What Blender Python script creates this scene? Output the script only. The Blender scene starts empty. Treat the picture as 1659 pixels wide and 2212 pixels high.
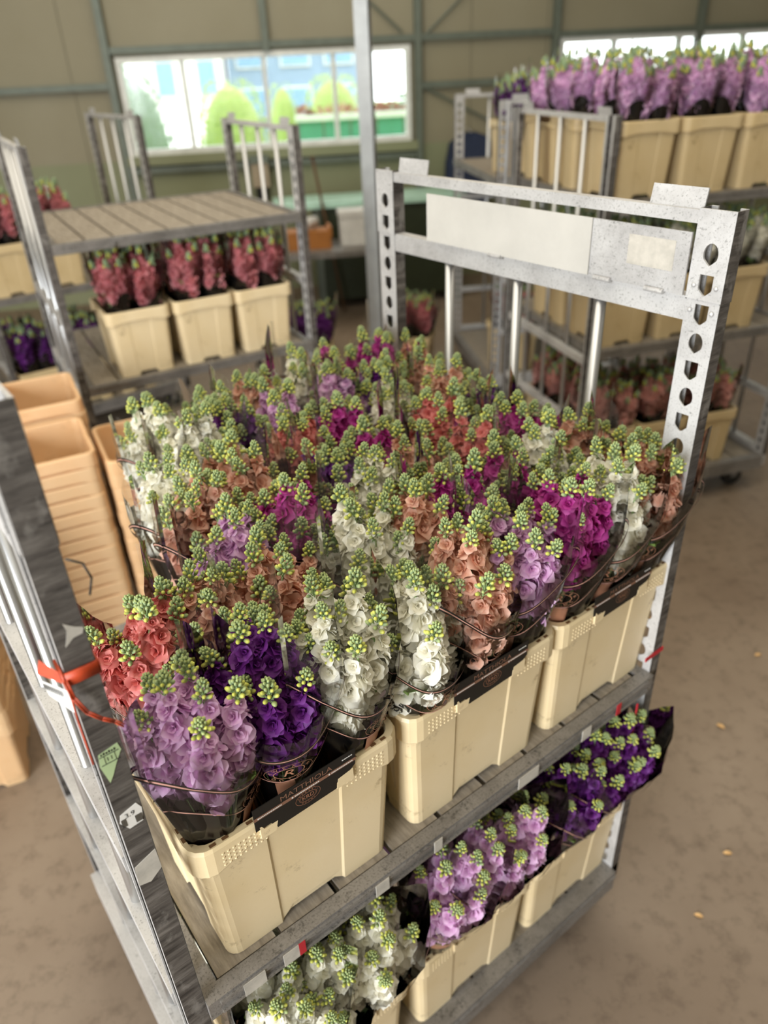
import bpy, math, random
from mathutils import Vector, Matrix, Quaternion
PI = math.pi
S = bpy.context.scene
COL = S.collection
rnd = random.Random(7)

# ------------------------------------------------------------------ camera, world, lights, exposure
F_PX, YAW, PITCH, ROLL = 1610.66, 0.93946, 0.54458, -0.04765
CAM = Vector((-0.1062, -0.6931, 2.2647))
fw = Vector((math.cos(PITCH)*math.cos(YAW), math.cos(PITCH)*math.sin(YAW), -math.sin(PITCH)))
rt = Vector((math.sin(YAW), -math.cos(YAW), 0)); up = rt.cross(fw)
rt2 = rt*math.cos(ROLL)+up*math.sin(ROLL); up2 = -rt*math.sin(ROLL)+up*math.cos(ROLL)
cd = bpy.data.cameras.new('camera'); cam = bpy.data.objects.new('camera', cd); COL.objects.link(cam)
cd.sensor_fit = 'VERTICAL'; cd.sensor_height = 36; cd.lens = F_PX*36/2212
cd.clip_start = 0.05; cd.clip_end = 200
mw = Matrix((rt2, up2, -fw)).transposed().to_4x4(); mw.translation = CAM; cam.matrix_world = mw
cd.dof.use_dof = True; cd.dof.focus_distance = 1.12; cd.dof.aperture_fstop = 2.5; cd.dof.aperture_blades = 0
S.camera = cam
S.view_settings.view_transform = 'Standard'; S.view_settings.look = 'None'
S.view_settings.gamma = 1; S.view_settings.use_curve_mapping = False
S.view_settings.exposure = 0.08
S.cycles.transparent_max_bounces = 24; S.cycles.max_bounces = 6; S.cycles.diffuse_bounces = 3
S.cycles.transmission_bounces = 8; S.cycles.caustics_reflective = False; S.cycles.caustics_refractive = False
S.cycles.sample_clamp_indirect = 6

w = bpy.data.worlds.new('world'); S.world = w; w.use_nodes = True
wb = w.node_tree.nodes['Background']; wb.inputs[0].default_value = (0.95, 0.98, 1.0, 1); wb.inputs[1].default_value = 3.8

# hall frame: s runs along the back wall, n points through it
WA = math.radians(-29); WD = Vector((math.cos(WA), math.sin(WA), 0)); WN = Vector((-WD.y, WD.x, 0)); P0 = Vector((4.3012, 7.1543, 0))
def hall(s, n, z): return P0+WD*s+WN*n+Vector((0, 0, z))
def area(name, loc, target, sx, sy, power, col):
    l = bpy.data.lights.new(name, 'AREA'); l.shape = 'RECTANGLE'; l.size = sx; l.size_y = sy; l.energy = power; l.color = col
    o = bpy.data.objects.new(name, l); COL.objects.link(o); o.location = loc
    o.rotation_euler = (Vector(target)-Vector(loc)).to_track_quat('-Z', 'Y').to_euler()
    return o
area('daylight_of_open_gate', hall(-4.3, -11.6, 2.0), hall(0, -8.4, .9), 4.6, 3.6, 1030, (0.93, 0.96, 1.0))
area('added_overhead_light', hall(-.4, -5.6, 5.1), hall(-.4, -5.6, 0), 7, 8, 315, (1.0, 0.90, 0.75))  # added overhead lamp for general light; the ceiling behind it is closed

# ------------------------------------------------------------------ materials
def lin(h):
    h = h.lstrip('#'); o = []
    for i in (0, 2, 4):
        v = int(h[i:i+2], 16)/255; o.append(v/12.92 if v <= .04045 else ((v+.055)/1.055)**2.4)
    return (*o, 1)
class NT:
    def __init__(s, name):
        s.m = bpy.data.materials.new(name); s.m.use_nodes = True; s.t = s.m.node_tree; s.n = s.t.nodes; s.l = s.t.links
        s.b = s.n['Principled BSDF']; s.out = s.n['Material Output']
    def add(s, ty, **kw):
        n = s.n.new(ty)
        for k, v in kw.items(): setattr(n, k, v)
        return n
    def coord(s, scale=(1, 1, 1)):
        tc = s.add('ShaderNodeTexCoord'); mp = s.add('ShaderNodeMapping'); mp.inputs['Scale'].default_value = scale
        s.l.new(tc.outputs['Object'], mp.inputs['Vector']); return mp.outputs[0]
    def noise(s, scale, detail=4, rough=.6, vec=None):
        n = s.add('ShaderNodeTexNoise'); n.inputs['Scale'].default_value = scale; n.inputs['Detail'].default_value = detail; n.inputs['Roughness'].default_value = rough
        if vec is not None: s.l.new(vec, n.inputs['Vector'])
        return n.outputs['Fac']
    def ramp(s, fac, stops):
        r = s.add('ShaderNodeValToRGB'); s.l.new(fac, r.inputs[0]); e = r.color_ramp.elements
        while len(e) < len(stops): e.new(.5)
        for el, (p, c) in zip(e, stops): el.position = p; el.color = c if len(c) == 4 else (*c, 1)
        return r.outputs[0]
    def mix(s, a, b, fac, mode='MIX'):
        m = s.add('ShaderNodeMix', data_type='RGBA', blend_type=mode)
        for sock, v in ((m.inputs[6], a), (m.inputs[7], b), (m.inputs[0], fac)):
            if hasattr(v, 'links'): s.l.new(v, sock)
            else: sock.default_value = v
        return m.outputs[2]
    def bump(s, fac, strength=.2, dist=.01):
        b = s.add('ShaderNodeBump'); b.inputs['Strength'].default_value = strength; b.inputs['Distance'].default_value = dist
        s.l.new(fac, b.inputs['Height']); s.l.new(b.outputs[0], s.b.inputs['Normal'])
    def col(s, v):
        if hasattr(v, 'links'): s.l.new(v, s.b.inputs['Base Color'])
        else: s.b.inputs['Base Color'].default_value = v
    def set(s, **kw):
        for k, v in kw.items(): s.b.inputs[k].default_value = v
        return s
def plain(name, h, rough=.5, metal=0, var=.12, scale=9, **kw):
    t = NT(name); c = lin(h); d = tuple(x*(1-var) for x in c[:3])+(1,); e = tuple(min(1, x*(1+var)) for x in c[:3])+(1,)
    t.col(t.ramp(t.noise(scale, 5, .6, t.coord()), [(.3, d), (.7, e)])); t.set(Roughness=rough, Metallic=metal); 
    for k, v in kw.items(): t.b.inputs[k].default_value = v
    return t.m
M = {}
def m_galv(name, base, dark, speck=.36, metal=.55, rough=.42):
    t = NT(name); v = t.coord(); c1 = t.ramp(t.noise(5, 6, .7, v), [(.3, lin(dark)), (.55, lin(base))])
    sp = t.ramp(t.noise(240, 6, .75, v), [(speck-.07, (0, 0, 0)), (speck+.06, (1, 1, 1))])
    sc = t.ramp(t.noise(38, 9, .85, t.coord((1, 1, 2.2))), [(speck-.02, (0, 0, 0)), (speck+.03, (1, 1, 1))])
    c2 = t.mix(t.mix(c1, lin('#4a4640'), .8), c1, sp); t.col(t.mix(t.mix(c1, lin('#3c3935'), .7), c2, sc)); t.set(Metallic=metal, Roughness=rough)
    t.bump(t.noise(60, 5, .6, v), .12, .004); return t.m
M['galv'] = m_galv('galvanised_steel', '#cbcac8', '#a9a7a5', .385, .3, .5)
M['galv_dull'] = m_galv('weathered_steel', '#8f8b86', '#6c6863', .42, .4, .5)
t = NT('grimy_post_face'); v = t.coord((1, 1, 9)); f = t.noise(7, 8, .72, v); v2 = t.coord((14, 14, 10)); f2 = t.noise(1.0, 6, .6, v2)
c1 = t.ramp(f, [(.36, lin('#2c2825')), (.52, lin('#5a5550')), (.68, lin('#7d7872'))])
t.col(t.mix(c1, lin('#837f79'), t.ramp(f2, [(.55, (0, 0, 0)), (.62, (.8, .8, .8))]))); t.set(Roughness=.6, Metallic=.1); t.bump(f, .5, .004); M['grime'] = t.m
t = NT('tube_steel'); t.col(lin('#c3c4c4')); t.set(Metallic=.85, Roughness=.3); M['tube'] = t.m
def m_bin(name, base, dark, trans=.0):
    t = NT(name); v = t.coord(); f = t.noise(3.5, 6, .6, v); c1 = t.ramp(f, [(.3, lin(dark)), (.6, lin(base))])
    sc = t.ramp(t.noise(9, 10, .82, v), [(.35, lin('#8a7656')), (.43, (1, 1, 1))])
    t.col(t.mix(c1, sc, .55, 'MULTIPLY')); t.set(Roughness=.42); t.bump(t.noise(180, 3, .5, v), .06, .002)
    if trans:
        tr = t.add('ShaderNodeBsdfTranslucent'); tr.inputs[0].default_value = lin('#f0b878'); mx = t.add('ShaderNodeMixShader'); mx.inputs[0].default_value = trans
        t.l.new(t.b.outputs[0], mx.inputs[1]); t.l.new(tr.outputs[0], mx.inputs[2]); t.l.new(mx.outputs[0], t.out.inputs[0])
    return t.m
M['bin'] = m_bin('cream_plastic', '#efdcb4', '#e6d0a2', .1)
M['bin_tan'] = m_bin('tan_plastic', '#dcc69a', '#d0b888', .1)
M['bin_empty'] = m_bin('peach_cream_plastic', '#fbdcae', '#f3cc98', .3)
M['slot'] = plain('rim_slot_shade', '#6b4a28', .8)
M['wood'] = NT('weathered_plank'); t = M['wood']; v = t.coord((2, .25, 1)); f = t.noise(38, 6, .7, v)
t.col(t.ramp(f, [(.3, lin('#6e6558')), (.55, lin('#958b7c')), (.75, lin('#b0a797'))])); t.set(Roughness=.75); t.bump(f, .3, .003); M['wood'] = t.m
M['pine'] = plain('pine_board', '#d6ad74', .6, 0, .15, 14)
M['rubber'] = plain('black_rubber', '#1c1b1a', .6)
M['black'] = plain('black_film', '#0b0a0a', .22, 0, .2)
M['card'] = plain('black_card', '#11100f', .45)
M['copper'] = plain('copper_print', '#a9775c', .42, .15)
M['copper_dark'] = plain('brown_print', '#85614e', .5, .1)
M['pinkline'] = plain('rose_print', '#b98a7a', .4)
M['ink'] = plain('dark_print', '#3a241a', .6)
M['paper'] = plain('white_paper', '#d8d6d0', .7)
M['plate'] = plain('off_white_plate', '#bfbcb4', .55, 0, .1, 6)
M['paper_tan'] = plain('dull_paper_tape', '#b2ada2', .8, 0, .2, 30)
M['label_green'] = plain('pale_green_label', '#a9bd8e', .7)
M['string'] = plain('orange_raffia', '#b8421e', .5, 0, .25, 60)
M['red'] = plain('red_tape', '#b3202c', .6)
M['stem'] = plain('stem_green', '#7f9a5c', .55, 0, .2, 20)
def m_leaf(name, a, b):
    t = NT(name); v = t.coord(); t.col(t.ramp(t.noise(25, 4, .6, v), [(.3, lin(a)), (.7, lin(b))])); t.set(Roughness=.5)
    tr = t.add('ShaderNodeBsdfTranslucent'); tr.inputs[0].default_value = lin(b); mx = t.add('ShaderNodeMixShader'); mx.inputs[0].default_value = .25
    t.l.new(t.b.outputs[0], mx.inputs[1]); t.l.new(tr.outputs[0], mx.inputs[2]); t.l.new(mx.outputs[0], t.out.inputs[0]); return t.m
M['leaf'] = m_leaf('leaf_green', '#668c3e', '#9cbc68')
M['bush'] = m_leaf('clipped_hedge', '#8fae68', '#ccd880')
M['bush_grey'] = m_leaf('grey_green_foliage', '#7d9180', '#a6b6a0')
M['bush_red'] = m_leaf('red_brown_foliage', '#8a5a48', '#b98a70')
M['grass'] = m_leaf('lawn_green', '#86b85c', '#a8d478')
# flower buds: sage to yellow from the colour attribute
t = NT('bud_green'); a = t.add('ShaderNodeVertexColor'); a.layer_name = 'Col'; t.l.new(a.outputs[0], t.b.inputs['Base Color']); t.set(Roughness=.6); M['bud'] = t.m
def m_petal(name, h, edge):
    t = NT(name); a = t.add('ShaderNodeVertexColor'); a.layer_name = 'Col'
    c = t.mix(lin(h), lin(edge), a.outputs[0]); t.l.new(c, t.b.inputs['Base Color']); t.set(Roughness=.55)
    tr = t.add('ShaderNodeBsdfTranslucent'); t.l.new(c, tr.inputs[0]); mx = t.add('ShaderNodeMixShader'); mx.inputs[0].default_value = .42
    t.l.new(t.b.outputs[0], mx.inputs[1]); t.l.new(tr.outputs[0], mx.inputs[2]); t.l.new(mx.outputs[0], t.out.inputs[0]); return t.m
PET = {'lilac': m_petal('lilac_petal', '#db9ed2', '#f2d2ec'), 'purple': m_petal('purple_petal', '#5e0f70', '#86389c'),
       'white': m_petal('white_petal', '#f8f4e0', '#fffdf2'), 'coral': m_petal('coral_petal', '#d66a66', '#ea9c92'),
       'peach': m_petal('peach_petal', '#dfa083', '#efc8b2'), 'magenta': m_petal('magenta_petal', '#ac0c80', '#d457b0'),
       'rose': m_petal('rose_petal', '#cc6a74', '#e29c9e'), 'salmon': m_petal('salmon_petal', '#d98f84', '#ecbcae')}
def m_film(name, tint, haze):
    t = NT(name); tp = t.add('ShaderNodeBsdfTransparent'); tp.inputs[0].default_value = tint
    gl = t.add('ShaderNodeBsdfGlossy'); gl.inputs['Roughness'].default_value = .08; df = t.add('ShaderNodeBsdfTranslucent'); df.inputs[0].default_value = (.9, .9, .9, 1)
    fr = t.add('ShaderNodeFresnel'); fr.inputs[0].default_value = 1.34
    mp = t.add('ShaderNodeMath', operation='MULTIPLY'); t.l.new(fr.outputs[0], mp.inputs[0]); mp.inputs[1].default_value = 1.0
    m1 = t.add('ShaderNodeMixShader'); m1.inputs[0].default_value = haze; t.l.new(tp.outputs[0], m1.inputs[1]); t.l.new(df.outputs[0], m1.inputs[2])
    m2 = t.add('ShaderNodeMixShader'); t.l.new(mp.outputs[0], m2.inputs[0]); t.l.new(m1.outputs[0], m2.inputs[1]); t.l.new(gl.outputs[0], m2.inputs[2])
    t.l.new(m2.outputs[0], t.out.inputs[0]); return t.m
M['film'] = m_film('clear_film', (.985, .985, .985, 1), .025)
M['glass'] = m_film('window_glass', (.96, .98, .97, 1), .01)
t = NT('wall_panel'); v = t.coord(); t.col(t.ramp(t.noise(.8, 4, .5, v), [(.3, lin('#8f886e')), (.7, lin('#9a947c'))])); t.set(Roughness=.6); M['wall'] = t.m
M['wall_low'] = plain('lower_wall_panel', '#8b8f6e', .6, 0, .05, 1)
M['joint'] = plain('panel_joint', '#7c7762', .7)
M['column'] = plain('grey_green_steel', '#6c7468', .5, .2)
M['pillar'] = plain('pale_grey_steel', '#9a9c9a', .45, .3)
M['winframe'] = plain('white_window_frame', '#e6e8e2', .5)
M['ceil'] = plain('roof_sheet', '#c9c4b4', .7)
t = NT('concrete_floor'); v = t.coord(); f1 = t.noise(1.2, 6, .6, v); f2 = t.noise(14, 7, .7, v)
c1 = t.ramp(f1, [(.3, lin('#766554')), (.7, lin('#8f7f6d'))]); c2 = t.ramp(f2, [(.32, lin('#7a6a58')), (.5, (1, 1, 1, 1))])
t.col(t.mix(c1, c2, .4, 'MULTIPLY')); t.set(Roughness=.62); t.bump(f2, .15, .004); M['floor'] = t.m
M['mint'] = plain('mint_laminate', '#bfe6d2', .35)
M['darkgreen'] = plain('dark_green_enamel', '#2b3320', .5)
M['amber'] = plain('amber_carton', '#a4682c', .7)
M['navy'] = plain('navy_cloth', '#27314a', .85, 0, .25, 30)
M['cyan'] = plain('teal_plastic', '#1f8c96', .4)
M['housewhite'] = plain('white_render', '#f2f2ee', .7)
M['housegrey'] = plain('blue_grey_cladding', '#8fa6bd', .6)
M['paneblue'] = plain('blue_pane', '#8fb4d4', .2)
M['panelgreen'] = plain('green_sheet', '#4f9a80', .5)
M['brownstick'] = plain('brown_wood', '#5a4026', .7)
M['blackbox'] = plain('black_enamel', '#151515', .5)
M['beige'] = plain('beige_enamel', '#a89880', .6)

# ------------------------------------------------------------------ mesh helpers
class MB:
    def __init__(s): s.v = []; s.f = []; s.mi = []; s.c = []
    def face(s, idx, mi=0): s.f.append(tuple(idx)); s.mi.append(mi)
    def box(s, x0, x1, y0, y1, z0, z1, mi=0, M_=None):
        b = len(s.v); P = [(x, y, z) for z in (z0, z1) for y in (y0, y1) for x in (x0, x1)]
        if M_ is not None: P = [tuple(M_ @ Vector(p)) for p in P]
        s.v += P
        for q in ((0, 2, 3, 1), (4, 5, 7, 6), (0, 1, 5, 4), (2, 6, 7, 3), (0, 4, 6, 2), (1, 3, 7, 5)): s.face([b+i for i in q], mi)
    def tube(s, a, b, r, seg=10, mi=0, r2=None, cap=True):
        a = Vector(a); b = Vector(b); d = (b-a).normalized(); u = d.orthogonal().normalized(); w_ = d.cross(u); k = len(s.v); r2 = r if r2 is None else r2
        for p, rr in ((a, r), (b, r2)):
            for i in range(seg): an = 2*PI*i/seg; s.v.append(tuple(p+u*math.cos(an)*rr+w_*math.sin(an)*rr))
        for i in range(seg): j = (i+1) % seg; s.face((k+i, k+j, k+seg+j, k+seg+i), mi)
        if cap: s.face([k+i for i in range(seg)][::-1], mi); s.face([k+seg+i for i in range(seg)], mi)
    def path(s, pts, r, seg=6, mi=0):
        for a, b in zip(pts, pts[1:]): s.tube(a, b, r, seg, mi)
    def poly(s, pts, mi=0):
        k = len(s.v); s.v += [tuple(p) for p in pts]; s.face(range(k, k+len(pts)), mi)
    def prism(s, pts2, y0, y1, mi=0):       # outline in x,z extruded along y
        k = len(s.v); n = len(pts2); s.v += [(x, y0, z) for x, z in pts2]+[(x, y1, z) for x, z in pts2]
        s.face(range(k, k+n), mi); s.face(range(k+2*n-1, k+n-1, -1), mi)
        for i in range(n): j = (i+1) % n; s.face((k+i, k+n+i, k+n+j, k+j), mi)
    def loops(s, Ls, mi=0, closed=True):
        k = len(s.v); n = len(Ls[0])
        for Lp in Ls: s.v += [tuple(p) for p in Lp]
        for a in range(len(Ls)-1):
            for i in range(n if closed else n-1):
                j = (i+1) % n; s.face((k+a*n+i, k+a*n+j, k+(a+1)*n+j, k+(a+1)*n+i), mi)
        return k
    def sphere(s, c, rx, ry, rz, seg=8, rings=5, mi=0, R=None, col=None):
        c = Vector(c); k = len(s.v)
        def put(p):
            p = Vector(p); p = (R @ p if R is not None else p)+c; s.v.append(tuple(p))
        put((0, 0, -rz))
        for a in range(1, rings):
            ph = -PI/2+PI*a/rings
            for i in range(seg): th = 2*PI*i/seg; put((rx*math.cos(ph)*math.cos(th), ry*math.cos(ph)*math.sin(th), rz*math.sin(ph)))
        put((0, 0, rz)); top = len(s.v)-1
        for i in range(seg):
            j = (i+1) % seg; s.face((k, k+1+j, k+1+i), mi); s.face((top, k+1+(rings-2)*seg+i, k+1+(rings-2)*seg+j), mi)
            for a in range(rings-2): o = k+1+a*seg; s.face((o+i, o+j, o+seg+j, o+seg+i), mi)
    def mesh(s, name, mats, smooth=False):
        me = bpy.data.meshes.new(name); me.from_pydata(s.v, [], s.f)
        for m in mats: me.materials.append(M[m] if isinstance(m, str) else m)
        me.polygons.foreach_set('material_index', s.mi)
        if smooth: me.polygons.foreach_set('use_smooth', [True]*len(s.f))
        if s.c:
            ca = me.color_attributes.new('Col', 'FLOAT_COLOR', 'POINT'); fl = []
            for c_ in s.c: fl += c_
            ca.data.foreach_set('color', fl)
        me.update(); return me
def obj(name, me, parent=None, loc=(0, 0, 0), rot=None, scale=None, mat=None):
    o = bpy.data.objects.new(name, me); COL.objects.link(o); o.parent = parent; o.location = loc
    if rot is not None:
        if isinstance(rot, Quaternion): o.rotation_mode = 'QUATERNION'; o.rotation_quaternion = rot
        else: o.rotation_euler = rot
    if scale is not None: o.scale = (scale,)*3 if isinstance(scale, (int, float)) else scale
    if mat is not None: o.material_slots[0].link = 'OBJECT'; o.material_slots[0].material = mat
    return o
def tag(o, label=None, cat=None, group=None, kind=None):
    if label: o['label'] = label
    if cat: o['category'] = cat
    if group: o['group'] = group
    if kind: o['kind'] = kind
    return o
def empty(name, loc=(0, 0, 0), rz=0, label=None, cat=None, group=None):
    o = bpy.data.objects.new(name, None); COL.objects.link(o); o.location = loc; o.rotation_euler = (0, 0, rz); o.empty_display_size = .05
    return tag(o, label, cat, group)
def quick(name, mats, fn, parent=None, smooth=False, **kw):
    b = MB(); fn(b); return obj(name, b.mesh(name, mats if isinstance(mats, (list, tuple)) else [mats], smooth), parent, **kw)
_txt = {}
def text_geo(s, size=1.0):
    if s not in _txt:
        cu = bpy.data.curves.new('lettering', 'FONT'); cu.body = s; cu.align_x = 'CENTER'; cu.align_y = 'CENTER'; cu.resolution_u = 3
        o = bpy.data.objects.new('lettering', cu); COL.objects.link(o); bpy.context.view_layer.update()
        me = bpy.data.meshes.new_from_object(o.evaluated_get(bpy.context.evaluated_depsgraph_get()))
        _txt[s] = ([tuple(v_.co) for v_ in me.vertices], [tuple(p.vertices) for p in me.polygons])
        bpy.data.objects.remove(o); bpy.data.curves.remove(cu); bpy.data.meshes.remove(me)
    V, F = _txt[s]; return [(x*size, y*size) for x, y, z in V], F
def put_text(b, s, size, fn, mi=0, sx=1.0):
    V, F = text_geo(s, size); k = len(b.v); b.v += [tuple(fn(x*sx, y)) for x, y in V]
    for f_ in F: b.face([k+i for i in f_], mi)

# ------------------------------------------------------------------ the hall
def hbox(name, s0, s1, n0, n1, z0, z1, mat, parent=None, kind=None):
    b = MB(); Mx = Matrix(((WD.x, WN.x, 0, P0.x), (WD.y, WN.y, 0, P0.y), (0, 0, 1, 0), (0, 0, 0, 1)))
    b.box(s0, s1, n0, n1, z0, z1); me = b.mesh(name, [mat]); o = obj(name, me, parent)
    if parent is None: o.matrix_world = Mx
    if kind: o['kind'] = kind
    return o
HS0, HS1, HN0, ZC = -4.6, 9.0, -14.0, 5.4
hbox('floor', HS0-.2, HS1+.2, HN0-.2, .15, -.1, 0, 'floor', kind='structure')
hbox('ceiling', HS0-.2, HS1+.2, HN0-.2, .15, ZC, ZC+.1, 'ceil', kind='structure')
hbox('wall_right', HS1, HS1+.12, HN0, 0, 0, ZC, 'wall', kind='structure')
hbox('wall_front', HS0, HS1, HN0-.12, HN0, 0, ZC, 'wall', kind='structure')
wl = hbox('wall_left', HS0-.12, HS0, HN0, 0, 0, ZC, 'wall', kind='structure')
hbox('added_gate_slab', HS0, HS0+.04, -13.9, -9.2, 0, 3.9, 'winframe', kind='structure')  # solid white slab added behind the gate lamp; wall has no opening
hbox('window_3', -4, 3.2, -9.7, -1.5, ZC-.05, ZC, 'winframe', kind='structure')  # opaque panel added above the overhead lamp, lets no light in
# back wall: pieces around the two windows
WZ0, WZ1 = 1.50, 2.39; W1 = (-1.40, 1.58); W2 = (3.2, 6.6)
b = MB()
for s0, s1, z0, z1, mi in ((HS0, W1[0], 1.46, ZC, 0), (W1[1], W2[0], 1.46, ZC, 0), (W2[1], HS1, 1.46, ZC, 0), (W1[0], W1[1], WZ1, ZC, 0), (W2[0], W2[1], WZ1, ZC, 0), (HS0, HS1, 0, 1.46, 1), (W1[0], W1[1], 1.46, WZ0, 0), (W2[0], W2[1], 1.46, WZ0, 0)):
    b.box(s0, s1, 0, .1, z0, z1, mi)
HM = Matrix(((WD.x, WN.x, 0, P0.x), (WD.y, WN.y, 0, P0.y), (0, 0, 1, 0), (0, 0, 0, 1)))
wb_ = obj('wall_back', b.mesh('wall_back', ['wall', 'wall_low'])); wb_.matrix_world = HM; wb_['kind'] = 'structure'
s_ = -4.32
while s_ < 9:
    if not any(a-.05 < s_ < c_+.05 for a, c_ in (W1, W2)): hbox('panel_joint', s_-.006, s_+.006, -.004, 0, 0, ZC, 'joint', wb_)
    s_ += .82
for i, (a, c_) in enumerate((W1, W2)):
    wo = bpy.data.objects.new('window_%d' % (i+1), None); COL.objects.link(wo); wo.matrix_world = HM @ Matrix.Translation((a, 0, WZ0)); wo['kind'] = 'structure'
    wd_ = c_-a; mull = [m_-a for m_ in (-.76, .06, .775)] if i == 0 else [.62, 1.36, 2.1, 2.75]
    hgt = WZ1-WZ0
    def fr(b):
        for s0, s1, z0, z1 in ((0, wd_, 0, .055), (0, wd_, hgt-.05, hgt), (0, .05, .055, hgt-.05), (wd_-.05, wd_, .055, hgt-.05)): b.box(s0, s1, -.05, .06, z0, z1)
    quick('window_frame', 'winframe', fr, wo)
    for m_ in mull: quick('mullion', 'winframe', lambda b: b.box(m_-.022, m_+.022, -.03, .05, .055, hgt-.05), wo)
    ed = [.05]+mull+[wd_-.05]
    for p, q in zip(ed, ed[1:]): quick('pane', 'glass', lambda b: b.box(p+.02, q-.02, .012, .016, .055, hgt-.05), wo)
    quick('window_sill', 'wall_low', lambda b: b.box(-.06, wd_+.06, -.10, -.001, -.09, 0), wo)
tr = 0
for s_ in (-1.47, .1, 1.66, 3.14, 4.75, 6.9):
    tr += 1; z0_ = 0 if s_ != .1 else WZ1
    o = hbox('trim_%d' % tr, s_-.035, s_+.035, -.09, -.001, z0_, ZC, 'column', kind='structure')
for s0, s1, z in ((HS0, -1.51, 2.15), (-1.43, 3.1, 2.45), (1.70, 3.1, 2.02), (3.18, 6.86, 2.42), (-1.43, 1.62, 1.36), (HS0, HS1, 3.6)):
    tr += 1; hbox('trim_%d' % tr, s0, s1, -.07, -.002, z-.03, z+.03, 'column', kind='structure')
for (s0, z0, s1, z1) in ((1.72, 2.45, 3.08, 3.55), (1.72, 2.0, 3.08, 1.35), (.3, 3.5, 1.5, 2.5)):
    tr += 1; b = MB(); b.tube((s0, -.045, z0), (s1, -.045, z1), .012, 8); o = obj('trim_%d' % tr, b.mesh('brace_rod', ['column'])); o.matrix_world = HM; o['kind'] = 'structure'

# ------------------------------------------------------------------ outdoors, seen through the windows
o = hbox('ground_outside', -30, 40, .2, 45, -.1, 0, 'grass', kind='structure')
hbox('paved_yard', -30, 40, 9.5, 40, 0, .02, 'floor', kind='structure')
def shrub(name, s, n, z, rx, rz, mat, label, flat=1.0):
    b = MB(); r = random.Random(int(s*100+n*7)); N = 1100
    b.sphere((0, 0, z), rx*.9, rx*.8, rz*.92, 14, 9)
    for i in range(N):
        u_ = r.uniform(-.9, 1); th = r.uniform(0, 2*PI); q = math.sqrt(max(0, 1-u_*u_)); q = q**flat
        p = Vector((rx*q*math.cos(th), rx*.9*q*math.sin(th), z+rz*u_)); k = rx*.055
        d1 = Vector((r.uniform(-1, 1), r.uniform(-1, 1), r.uniform(-1, 1)))*k; d2 = Vector((r.uniform(-1, 1), r.uniform(-1, 1), r.uniform(-1, 1)))*k
        b.poly([p-d1, p+d2, p+d1, p-d2])
    t_ = empty(name, hall(s, n, 0), WA, label, 'shrub')
    obj('foliage', b.mesh('foliage', [mat]), t_)
    quick('stem', 'brownstick', lambda b: b.tube((0, 0, 0), (0, 0, max(.1, z-rz*.7)), .06, 8), t_)
shrub('topiary_shrub', -.48, 5, 1.05, .56, 1.05, 'bush', 'rounded clipped yellow-green shrub standing alone outside the window', .45)
shrub('topiary_shrub', .42, 7, 1.0, .3, .98, 'bush', 'small clipped round shrub outside beside a larger one', .45)
shrub('topiary_shrub', 1.38, 7, 1.05, .58, 1.02, 'bush', 'large clipped dome shrub outside behind the green sheet fence', .45)
shrub('conifer_shrub', -1.95, 4, 1.1, .58, 1.25, 'bush_grey', 'grey-green feathery shrub outside at the window end', .8)
shrub('ornamental_shrub', 2.9, 6, 1.0, .8, .8, 'bush_grey', 'low grey-green shrub outside beside the green sheet fence', .8)
h_ = empty('house', hall(-2.3, 15, 0), WA, 'white rendered house with blue windows beyond the lawn', 'house')
quick('wall', 'housewhite', lambda b: b.box(-3.2, 1.4, 0, 5, 0, 4.6), h_)
quick('roof', 'housegrey', lambda b: b.box(-3.5, 1.7, -.3, 5.3, 4.6, 4.9), h_)
for x in (-2.2, -.15, .95):
    wq = quick('window', 'winframe', lambda b: b.box(x-.25, x+.3, -.06, 0, 1.6, 2.5), h_); quick('pane', 'paneblue', lambda b: b.box(x-.2, x+.25, -.08, -.061, 1.66, 2.44), wq)
for k in range(4): quick('step', 'housewhite', lambda b: b.box(-.6, 1.2, -.3-.3*k, 0, 0, .9-.2*k), h_)
h_ = empty('office_building', hall(1.2, 17, 0), WA, 'blue-grey clad office building beyond the hedge', 'building')
quick('wall', 'housegrey', lambda b: b.box(-2.0, 2.0, 0, 5, 0, 4.5), h_)
for x in (-1.3, 0, 1.3):
    for z in (.9, 2.2):
        wq = quick('window', 'winframe', lambda b: b.box(x-.45, x+.45, -.06, 0, z, z+.8), h_); quick('pane', 'paneblue', lambda b: b.box(x-.4, x+.4, -.08, -.061, z+.05, z+.75), wq)
f_ = empty('sheet_fence', hall(.5, 4, 0), WA, 'green corrugated sheet fence with pale cap outside the window', 'fence')
for k in range(6): quick('sheet', 'panelgreen', lambda b: b.box(.02+k*.42, .42+k*.42, 0, .03, 0, 1.5), f_)
quick('cap', 'winframe', lambda b: b.box(0, 2.55, -.04, .07, 1.5, 1.58), f_)
shrub_b = MB(); r_ = random.Random(3)
for i in range(500):
    p = Vector((r_.uniform(0, 2.5), r_.uniform(-.15, .15), r_.uniform(1.2, 1.68))); d1 = Vector((r_.uniform(-1, 1), r_.uniform(-1, 1), r_.uniform(-1, 1)))*.07; d2 = Vector((r_.uniform(-1, 1), r_.uniform(-1, 1), r_.uniform(-1, 1)))*.07
    shrub_b.poly([p-d1, p+d2, p+d1, p-d2])
shrub_b.box(0, 2.5, -.12, .12, 0, 1.55)
o = obj('hedge', shrub_b.mesh('hedge', ['bush_red']), None, hall(.55, 4.4, 0), (0, 0, WA)); tag(o, 'low reddish-brown hedge behind the green sheet fence', 'hedge')

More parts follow.
